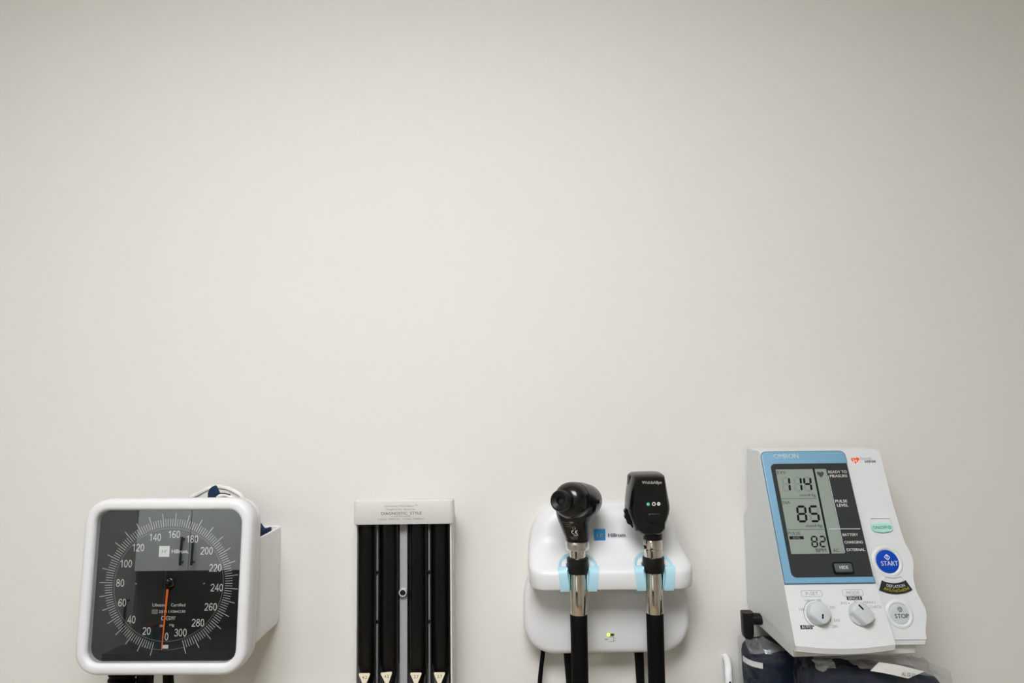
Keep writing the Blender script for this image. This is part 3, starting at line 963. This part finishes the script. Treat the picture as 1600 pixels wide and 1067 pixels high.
letter(mn, 'HEM-907XL', FM, 70.5, -10.3, 15, 1.7, PRINTF, c=1.6, parent=bz)
# liquid crystal
lw = 1.66
lc = part(mn, 'lcd', *slab([(13.0, -19.6), (66.4, -19.6), (65.3, -106.6), (12.4, -106.6)], FM, 1.5, lw), LCD, smooth=None)
part(mn, 'lcd_border', *strip(FM, 53.2, -19.6, 51.6, -106.6, 2.0, lw, lw + 0.12), LCDK, parent=lc, smooth=None)
for b0, b1 in ((-51, -51.2), (-82.6, -82.9)):
    part(mn, 'lcd_rule', *strip(FM, 13.0, b0, 49.8, b1, 0.5, lw, lw + 0.1), LCDT, parent=lc, smooth=None)
part(mn, 'lcd_shade_rim', *strip(FM, 12.2, -19.0, 66.8, -19.0, 1.0, 1.5, 2.7), SCREEN, parent=sc, smooth=None)  # added raised rim, casts the shade line along the display top
part(mn, 'white_rule', *join(strip(FM, 67.0, -27, 65.9, -106, 0.55, lw, lw + 0.15), strip(FM, 55.4, -82.4, 87.0, -82.7, 0.55, lw, lw + 0.18)), SILVER, parent=sc, smooth=None)

SEG = {'0': 'abcdef', '1': 'bc', '2': 'abged', '3': 'abgcd', '4': 'fgbc', '5': 'afgcd', '6': 'afgedc', '7': 'abc', '8': 'abcdefg', '9': 'abcdfg'}


def digit(ch, cx, cy, w, h, t, ghost=False):
    hw, hh = w / 2 - t / 2, h / 2 - t / 2
    ends = {'a': ((-hw, hh), (hw, hh)), 'b': ((hw, hh), (hw, 0)), 'c': ((hw, 0), (hw, -hh)), 'd': ((-hw, -hh), (hw, -hh)), 'e': ((-hw, 0), (-hw, -hh)),
            'f': ((-hw, hh), (-hw, 0)), 'g': ((-hw, 0), (hw, 0))}
    out = []
    for s, (p, q) in ends.items():
        if (s in SEG[ch]) == ghost:
            continue
        p, q = Vector(p), Vector(q)
        d = (q - p).normalized()
        n = Vector((-d.y, d.x))
        e = t * 0.12
        p, q = p + d * e, q - d * e
        pts = [p, p + d * t / 2 + n * t / 2, q - d * t / 2 + n * t / 2, q, q - d * t / 2 - n * t / 2, p + d * t / 2 - n * t / 2]
        out.append(slab([(cx + a.x + a.y * 0.1, cy + a.y) for a in pts], FM, lw, lw + (0.08 if ghost else 0.14)))
    return join(*out) if out else None


for (s, xs, cy, w, h, t) in (('114', (21.2, 33.4, 43.6), -36.0, 8.8, 16.4, 2.2), ('85', (31.0, 43.8), -67.0, 10.4, 17.4, 2.3), ('82', (38.0, 46.2), -94.9, 6.7, 11.5, 1.6)):
    for ch, cx in zip(s, xs):
        part(mn, 'lcd_digit', *digit(ch, cx, cy, w, h, t), LCDK, parent=lc, smooth=None)
        gh = digit(ch, cx, cy, w, h, t, True)
        if gh:
            part(mn, 'unlit_segments', *gh, LCDG, parent=lc, smooth=None)
for s, cx, cy, w, h in (('SYS', 18.2, -23.4, 9.4, 3.2), ('mmHg', 41.2, -48.0, 16.4, 3.6), ('DIA', 17.4, -55.2, 8.2, 3.2), ('mmHg', 40.9, -79.4, 16.6, 3.8), ('PULSE', 19.4, -86.3, 12.6, 3.0), ('BPM', 42.8, -103.4, 10.6, 3.6), ('AC', 57.8, -103.5, 6.4, 3.6)):
    letter(mn, s, FM, cx, cy, w, h, LCDT, c=lw + 0.1, parent=lc, bold=0.012)
part(mn, 'lcd_badge', *slab([(13.6, -89.3), (28.0, -89.3), (28.0, -92.4), (13.6, -92.4)], FM, lw, lw + 0.1), LCDK, parent=lc, smooth=None)
letter(mn, 'AVG.', FM, 20.8, -90.9, 8, 1.9, LCD, c=lw + 0.2, parent=lc)
hpts = []
for k in range(40):
    t = 2 * PI * k / 40
    hpts.append((59.4 + 3.6 * math.sin(t) ** 3, -25.6 + 0.23 * (13 * math.cos(t) - 5 * math.cos(2 * t) - 2 * math.cos(3 * t) - math.cos(4 * t))))
part(mn, 'heart_symbol', *slab(hpts, FM, lw, lw + 0.12), LCDT, parent=lc, smooth=None)
for s, cx, cy, w, h in (('READY TO', 77.8, -23.3, 19.6, 2.9), ('MEASURE', 77.9, -27.7, 18.4, 2.9), ('PULSE', 74.4, -54.3, 12.4, 2.9), ('LEVEL', 74.9, -58.6, 11.6, 2.9), ('BATTERY', 75.6, -88.4, 15.6, 2.7), ('CHARGING', 77.2, -95.9, 18.4, 2.7), ('EXTERNAL', 77.6, -103.2, 18.2, 2.7)):
    letter(mn, s, FM, cx, cy, w, h, PRINTW, c=1.75, parent=sc, bold=0.012)
hb = part(mn, 'hide_button_well', *pillow(lambda i: rr(10.4 - i, 6.0 - i, 2.5, 5, 60.6, -121.0), FM, ((0, 1.5), (0, 1.9), (0.5, 2.0))), BLACKG, parent=sc)
part(mn, 'hide_button', *pillow(lambda i: rr(8.4 - i, 4.2 - i, 1.6, 5, 60.9, -120.6), FM, ((0, 1.6), (0, 3.0), (0.7, 3.6))), HIDEB, parent=sc)
letter(mn, 'HIDE', FM, 60.9, -120.4, 8.6, 3.2, PRINTW, c=3.7, parent=sc, bold=0.015)
# heart logo
part(mn, 'heart_logo', *join(slab([(101 + (a - 59.4) * 1.25, -10.2 + (b + 25.6) * 1.1) for a, b in hpts], FR, 0, 0.15)), PRINTO, parent=body, smooth=None)
part(mn, 'pulse_line', *join(strip(FR, 98.8, -7, 98.9, -12, 0.5, 0.15, 0.25), strip(FR, 98.9, -12, 101.6, -9.6, 0.5, 0.15, 0.25), strip(FR, 101.6, -9.6, 101.8, -14.6, 0.5, 0.15, 0.25), strip(FR, 101.8, -14.6, 104.5, -10.0, 0.5, 0.15, 0.25)), PRINTW, parent=body, smooth=None)
letter(mn, 'Intelli', FR, 112.6, -8.4, 11.4, 3.4, PRINTG, c=0.15, parent=body)
letter(mn, 'sense', FR, 116.2, -11.8, 12.0, 2.4, PRINTK, c=0.15, parent=body, bold=0.02)
# right hand buttons
part(mn, 'button_shade_rim', *join(strip(FR, 101.2, -79.5, 103.0, -71.0, 0.8, -0.5, 1.1), strip(FR, 103.0, -70.8, 122.9, -71.0, 0.8, -0.5, 1.1), strip(FR, 123.0, -71.0, 123.9, -79.5, 0.8, -0.5, 1.1)), MONW, parent=body, smooth=None)  # no sunken pocket: raised rims added to cast shade above the key


def onoff(i):
    return [(101.4 + i, -77.5 - i), (106, -76.3 - i), (113, -75.9 - i), (119, -76.4 - i), (123.6 - i, -77.6 - i), (123.4 - i, -82.2), (121.2 - i, -84.6 + i * .6), (112.4, -86.0 + i), (104 + i, -84.6 + i * .6), (101.9 + i, -82.2)]


ob = part(mn, 'on_off_button', *pillow(onoff, FR, ((0, -0.5), (0, 1.2), (0.5, 1.8))), MINT, parent=body)
letter(mn, 'ON/OFF', FR, 110.2, -80.6, 14.6, 3.0, PRINTK, c=1.95, parent=ob)
part(mn, 'power_symbol', *join(arcband(FR, 119.9, -80.6, 1.25, 1.6, 0, 359, 1.8, 1.95, 18), strip(FR, 119.4, -79.8, 120.4, -81.4, 0.35, 1.8, 1.95)), PRINTK, parent=ob, smooth=None)


def roundbtn(nm, cu, cv, r, m, lab, tm, tw, thh):
    f = lambda a, b, c=0.0: FR(cu + a, -cv + b, c)
    part(mn, nm + '_collar', *lathe([(r + 4.6, -0.5), (r + 3.8, 0.35), (r + 2.4, 0.9), (r + 1.2, 0.95), (r + 0.5, 0.3), (r + 0.3, -0.6)], f, 48, False, False), MONW, parent=body, smooth=60)
    b = part(mn, nm + '_button', *lathe([(r, -1), (r, 0.0), (r - 0.4, 0.3), (r - 1.4, 0.45), (r * 0.5, 0.6), (0.2, 0.65)], f, 48, True, True), m, parent=body, smooth=50)
    letter(mn, lab, f, 1.4, -1.8, tw, thh, tm, c=0.8, bold=0.015, parent=b)
    return f, b


f, b = roundbtn('start', 110.8, 113.8, 11.4, STARTB, 'START', PRINTW, 17.0, 4.4)
part(mn, 'start_symbol', *join(strip(f, -2.4, 4.2, 0.2, 6.8, 0.6, 0.5, 0.8), strip(f, 0.2, 6.8, 3.0, 4.0, 0.6, 0.5, 0.8), strip(f, 3.0, 4.0, 0.4, 1.4, 0.6, 0.5, 0.8), strip(f, 0.4, 1.4, -2.4, 4.2, 0.6, 0.5, 0.8), strip(f, 0.2, 5.8, 0.5, 2.6, 0.6, 0.5, 0.8)), PRINTW, parent=b, smooth=None)
f, b = roundbtn('stop', 111.2, 162.9, 9.4, KNOB, 'STOP', PRINTK, 13.6, 4.0)
part(mn, 'stop_symbol', *join(arcband(f, 1.0, 4.2, 1.9, 2.3, 0, 359, 0.5, 0.8, 24), strip(f, -0.2, 5.2, 1.2, 2.6, 0.4, 0.5, 0.8), strip(f, 1.2, 2.6, 2.3, 5.2, 0.4, 0.5, 0.8), strip(f, -0.2, 5.2, 2.3, 5.2, 0.4, 0.5, 0.8)), PRINTK, parent=b, smooth=None)
# fan-shaped deflation key
fc = (112.6, -108.0)
part(mn, 'deflation_shade_rim', *join(arcband(FR, fc[0], fc[1], 20.6, 21.4, 247.5, 292.5, -0.5, 1.1), arcband(FR, fc[0], fc[1], 21.4, 26.6, 247.0, 248.6, -0.5, 1.1, 4), arcband(FR, fc[0], fc[1], 21.4, 26.6, 291.4, 293.0, -0.5, 1.1, 4)), MONW, parent=body, smooth=None)  # raised rims added in place of a recess, to shade the key's upper edge
df = part(mn, 'deflation_key', *arcband(FR, fc[0], fc[1], 26.4, 36.6, 243.5, 296.5, -0.5, 0.9), PRINTK, parent=body, smooth=None)


def fanwarp(rad):
    def w(a, b):
        ang = a / rad
        return (rad + -b) * math.sin(ang), -((rad - b) * math.cos(ang)) + rad
    return w


letter(mn, 'DEFLATION', FR, fc[0] + 0.6, fc[1] - 29.6, 18.0, 2.8, PRINTW, c=1.05, bold=0.01, parent=df, warp=fanwarp(29.6))
letter(mn, 'AVG./1st/2nd/3rd', FR, fc[0] + 0.6, fc[1] - 33.3, 25, 2.9, PRINTY, c=1.05, bold=0.01, parent=df, warp=fanwarp(33.3))


# knobs and their printing
def outline_box(cx, cy, hw, hh):
    p, q = rr(hw, hh, 1.6, 5, cx, cy), rr(hw - 0.35, hh - 0.35, 1.3, 5, cx, cy)
    n = len(p)
    V = [FM(a, b, 0.12) for a, b in p] + [FM(a, b, 0.12) for a, b in q]
    return V, [(i, (i + 1) % n, n + (i + 1) % n, n + i) for i in range(n)]


part(mn, 'print_frame', *outline_box(25.3, -144.0, 10.2, 2.9), PRINTG, parent=body, smooth=None)
letter(mn, 'P-SET', FM, 25.6, -144.0, 12.0, 3.0, PRINTG, parent=body)
part(mn, 'print_frame', *outline_box(65.4, -143.7, 10.2, 2.9), PRINTG, parent=body, smooth=None)
letter(mn, 'MODE', FM, 65.6, -143.7, 12.4, 3.0, PRINTG, parent=body)
part(mn, 'print_badge', *slab([(58.4, -147.0), (73.2, -147.0), (73.2, -150.4), (58.4, -150.4)], FM, 0, 0.12), PRINTK, parent=body, smooth=None)
letter(mn, 'SINGLE', FM, 65.8, -148.7, 12.4, 2.4, PRINTW, c=0.25, bold=0.01, parent=body)
part(mn, 'print_badge', *slab([(8.0, -172.4), (19.6, -172.4), (19.6, -175.9), (8.0, -175.9)], FM, 0, 0.12), PRINTK, parent=body, smooth=None)
letter(mn, 'AUTO', FM, 13.8, -174.1, 9.4, 2.5, PRINTW, c=0.25, bold=0.01, parent=body)
for s, cx, cy, w in (('100', 12.6, -158.3, 5.0), ('140', 20.0, -150.4, 5.0), ('180', 31.0, -150.1, 5.0), ('220', 42.4, -156.8, 5.0), ('260', 44.2, -168.4, 6.2), ('280', 41.0, -173.8, 5.8), ('AVG', 54.6, -153.0, 6.6), ('MANU', 79.4, -152.6, 11.2), ('CHECK', 84.4, -156.9, 11.2)):
    letter(mn, s, FM, cx, cy, w, 2.4, PRINTG, c=0.15, parent=body)
part(mn, 'knob_scale', *join(arcband(FM, 26.6, -162.6, 12.6, 12.95, 88, 236, 0, 0.12, 40), arcband(FM, 26.6, -162.6, 12.6, 12.95, -32, 14, 0, 0.12, 16), slab(circ(0.7, 12, 20.6, -173.2), FM, 0, 0.12)), PRINTK, parent=body, smooth=None)
part(mn, 'knob_scale', *join(slab(circ(0.5, 12, 65.6, -151.8), FM, 0, 0.12), slab(circ(0.5, 12, 59.6, -153.2), FM, 0, 0.12), slab(circ(0.5, 12, 73, -153.2), FM, 0, 0.12)), PRINTK, parent=body, smooth=None)


def knobshape(cu, cv, r, flat, ang, half):
    """round base, upper part trimmed by a flat on one or both sides"""
    f = lambda a, b, c=0.0: FM(cu + a, -cv + b, c)
    n = 64
    rings = []
    for (rad, fl, h) in ((r * 0.85, 99, 0.0), (r * 0.85, 99, 0.7), (r, 99, 0.7), (r, 99, 1.5), (r * 0.985, flat + 1.6, 3.0), (r * 0.95, flat + 0.4, 7.2), (r * 0.9, flat - 0.5, 8.2), (r * 0.82, flat - 1.4, 8.6)):
        ring = []
        for k in range(n):
            t = 2 * PI * k / n
            a, b = rad * math.cos(t), rad * math.sin(t)
            # knob axis along ang: limit the sideways coordinate
            ca, sa = math.cos(ang), math.sin(ang)
            p, q = a * ca + b * sa, -a * sa + b * ca
            q = max(-fl, min(fl if half == 2 else 99, q))
            ring.append(f(p * ca - q * sa, p * sa + q * ca, h))
        rings.append(ring)
    return f, loft(rings)


f, me = knobshape(26.6, 162.4, 10.6, 7.4, math.radians(-38), 1)
kb = part(mn, 'pressure_knob', *me, KNOB, parent=body, smooth=30)
part(mn, 'knob_pointer', *slab(rr(0.75, 2.3, 0.7, 4), lambda a, b, c=0.0: f(1.4 + a * 0.97 + b * 0.22, -3.2 - a * 0.22 + b * 0.97, 8.5 + c), 0, 0.25), LCDK, parent=kb, smooth=None)
f, me = knobshape(67.6, 162.8, 11.0, 6.6, math.radians(-56 + 10), 2)
kb = part(mn, 'mode_knob', *me, KNOB, parent=body, smooth=30)
part(mn, 'knob_pointer', *slab(rr(0.75, 3.0, 0.7, 4), lambda a, b, c=0.0: f(-1.4 + a * 0.78 - b * 0.62, 5.0 + a * 0.62 + b * 0.78, 8.5 + c), 0, 0.25), LCDK, parent=kb, smooth=None)
# air plug on the left flank
part(mn, 'air_plug', *join(tube([(265, -42, -244), (258, -42, -243.5), (249, -42, -243)], 6.0, 20),
                           loft([[(250 + a, -42 + b, z) for a, b in rr(h, 6.2, 3, 5)] for z, h in ((-236.6, 5.0), (-236, 6.0), (-258, 5.6), (-262, 4.6))]),
                           tube(spline([(250.5, -42, -258), (250.8, -42, -261), (251.2, -42, -263.5)]), 4.2, 14)), BLACK)

# ------------------------------------------------------------------ cuffs below the monitor, in a white basket
sb = Thing('storage_basket', 'white wall basket holding the bagged cuffs under the monitor', 'basket', (330, -55, -420))


def srim(ins, z):
    return [(a, b, z) for a, b in rr(112 - ins, 70 - ins, 14, 6, 336, -71)]


part(sb, 'tub', *loft([srim(10, -420), srim(4, -417), srim(3, -360), srim(0, -352), srim(0, -349), srim(3, -349), srim(5, -360), srim(7, -415)]), WHITE2)
hk = Thing('wall_hook', 'white curved plastic hook on the wall beside the rolled navy cuff', 'hook', (238, -10, -300))
part(hk, 'arm', *tube(spline([(243, -38, -348), (233, -30, -325), (232.5, -26, -309), (234, -22, -303), (236, -14, -300), (237, -8, -299), (237.5, -0.05, -299)], 6), 4.2, 12), WHITE2)
part(hk, 'screw', *lathe([(1.2, 0), (1.2, 1.0)], frame((232.2, -31, -314), (0.6, 0, 0.2), (0, 0, 1)), 10), BLACK)


def lump(cx, cy, hw, hd, levels, seed, amp, n=72, ex=2.6):
    rn = random.Random(seed)
    ph = [(rn.uniform(0, 6.3), rn.uniform(0, 6.3), rn.choice((2, 3, 5, 7, 9, 12)), rn.uniform(0.05, 0.4)) for _ in range(7)]
    rings = []
    for z, s, ox, oy in levels:
        ring = []
        for k in range(n):
            t = 2 * PI * k / n
            c, s_ = math.cos(t), math.sin(t)
            x = math.copysign(abs(c) ** (2 / ex), c) * hw * s
            y = math.copysign(abs(s_) ** (2 / ex), s_) * hd * s
            w = sum(math.sin(f_ * t + p + z * q + p2) for p, p2, f_, q in ph) * amp / 3
            ring.append((cx + ox + x + c * w, cy + oy + y + s_ * w, z + w * 0.6))
        rings.append(ring)
    return loft(rings)


lc1 = Thing('bagged_cuff', 'rolled dark navy cuff with a white band in a clear bag below the air plug', 'blood pressure cuff', (282, -52, -400))
lv = [(-268, 0.55, 2, 0), (-270, 0.86, 0, 0), (-274, 0.96, 0, 0), (-280, 1.0, 0, 0), (-292, 1.0, 0.5, 0), (-306, 1.0, 1, 0), (-322, 0.99, 2, 0), (-345, 0.97, 2, 0), (-380, 0.95, 3, 0), (-400, 0.9, 3, 0)]
part(lc1, 'rolled_cuff', *lump(281, -40, 36.2, 26.8, lv, 5, 0.4), NAVYD, smooth=50)
band = []
for z in (-281.4, -287.2):
    row = []
    for k in range(15):
        t = math.radians(182 + 54 * k / 14)
        c, s_ = math.cos(t), math.sin(t)
        row.append((281 + math.copysign(abs(c) ** (2 / 2.6), c) * 37.2, -40 + math.copysign(abs(s_) ** (2 / 2.6), s_) * 27.8, z - 0.0))
    band.append(row)
part(lc1, 'label_band', *loft(band, False, False, False), LABELW, smooth=60, label='white label band')
lvb = [(-265, 0.30, -6, 4), (-266, 0.62, -5, 2), (-267.5, 0.92, -2, 0), (-271, 1.02, 0, 0)] + [(-271 - 3 * k, 1.03, 0, 0) for k in range(1, 40)] + [(-400, 1.0, 0, 0)]
part(lc1, 'clear_bag', *lump(281, -40, 38, 28.6, lvb, 11, 1.5, 60), BAG, smooth=8)

rc1 = Thing('bagged_cuff', 'folded dark navy cuff with a grey label in a crumpled bag under the monitor', 'blood pressure cuff', (355, -75, -400))
P0 = [(-270, 0.5, -6, 0), (-273, 0.8, -4, 0), (-277, 0.94, -2, 0), (-284, 1.0, 0, 0), (-300, 1.0, 0, 0), (-330, 1.0, 0, 0), (-370, 0.96, 0, 0), (-400, 0.9, 0, 0)]


def tilt(me, k, x0):
    V, F = me
    return [(x, y, z - (x - x0) * k) for x, y, z in V], F


part(rc1, 'folded_cuff', *tilt(lump(352, -97, 68.5, 23.2, P0, 21, 1.2, 96), 0.07, 330), NAVYD, smooth=45)
rowa, rowb = [], []
for k in range(9):
    t = k / 8
    rowa.append((347 + 43 * t, -124.9 - 0.4 * math.sin(3 * t), -258.6 - 8.5 * t + 0.8 * math.sin(4 * t)))
    rowb.append((338 + 36 * t, -125.3 - 0.4 * math.sin(3 * t), -266.5 - 7.0 * t + 0.5 * math.sin(4 * t)))
part(rc1, 'paper_label', *loft([rowa, rowb], False, False, False), LABELW, smooth=60, label='grey paper label')
letter(rc1, 'AL 22-32', frame((374, -125.9, -270.0), (1, 0, -0.12), (0.12, 0, 1)), 0, 0, 13, 3.2, PRINTK, c=0.1)
P1 = [(-262, 0.42, 6, 4), (-264, 0.74, 6, 2), (-267, 0.93, 2, 0)] + [(-270 - 3 * k, 1.05, 0, 0) for k in range(0, 42)] + [(-398, 1.0, 0, 0)]
part(rc1, 'clear_bag', *tilt(lump(353, -97, 71, 25.5, P1, 31, 1.8, 80), 0.09, 340), BAG, smooth=8)
rn = random.Random(9)


def crumple(corners, nu, nv, amp, seed):
    rn_ = random.Random(seed)
    a, b, c, d = [Vector(p) for p in corners]
    g_ = []
    for j in range(nv + 1):
        row = []
        for i in range(nu + 1):
            u, v = i / nu, j / nv
            p = (a * (1 - u) + b * u) * (1 - v) + (d * (1 - u) + c * u) * v
            row.append(p + Vector((rn_.uniform(-1, 1), rn_.uniform(-1.5, 1.5), rn_.uniform(-1, 1))) * amp)
        g_.append(row)
    return loft(g_, False, False, False)


part(rc1, 'bag_flap', *crumple([(318, -112, -259), (392, -106, -262), (420, -112, -279), (332, -121, -266)], 12, 5, 1.0, 2), BAGH, smooth=25)
part(rc1, 'bag_flap', *crumple([(392, -88, -266), (416, -84, -272), (418, -92, -284), (404, -96, -286)], 6, 4, 1.2, 4), BAGH, smooth=25)
part(rc1, 'bag_flap', *crumple([(286, -118, -258), (304, -122, -256.5), (306, -124, -264), (290, -122, -267)], 7, 5, 1.1, 6), BAGH, smooth=20)
part(lc1, 'bag_flap', *crumple([(246, -46, -263.2), (268, -40, -264.0), (284, -66, -269.5), (243, -66, -271)], 9, 6, 1.1, 12), BAGH, smooth=20)
part(lc1, 'bag_flap', *crumple([(243, -70.6, -274), (286, -71.4, -272), (282, -71.4, -279), (245, -70.6, -280)], 12, 4, 0.5, 15), BAG, smooth=15)
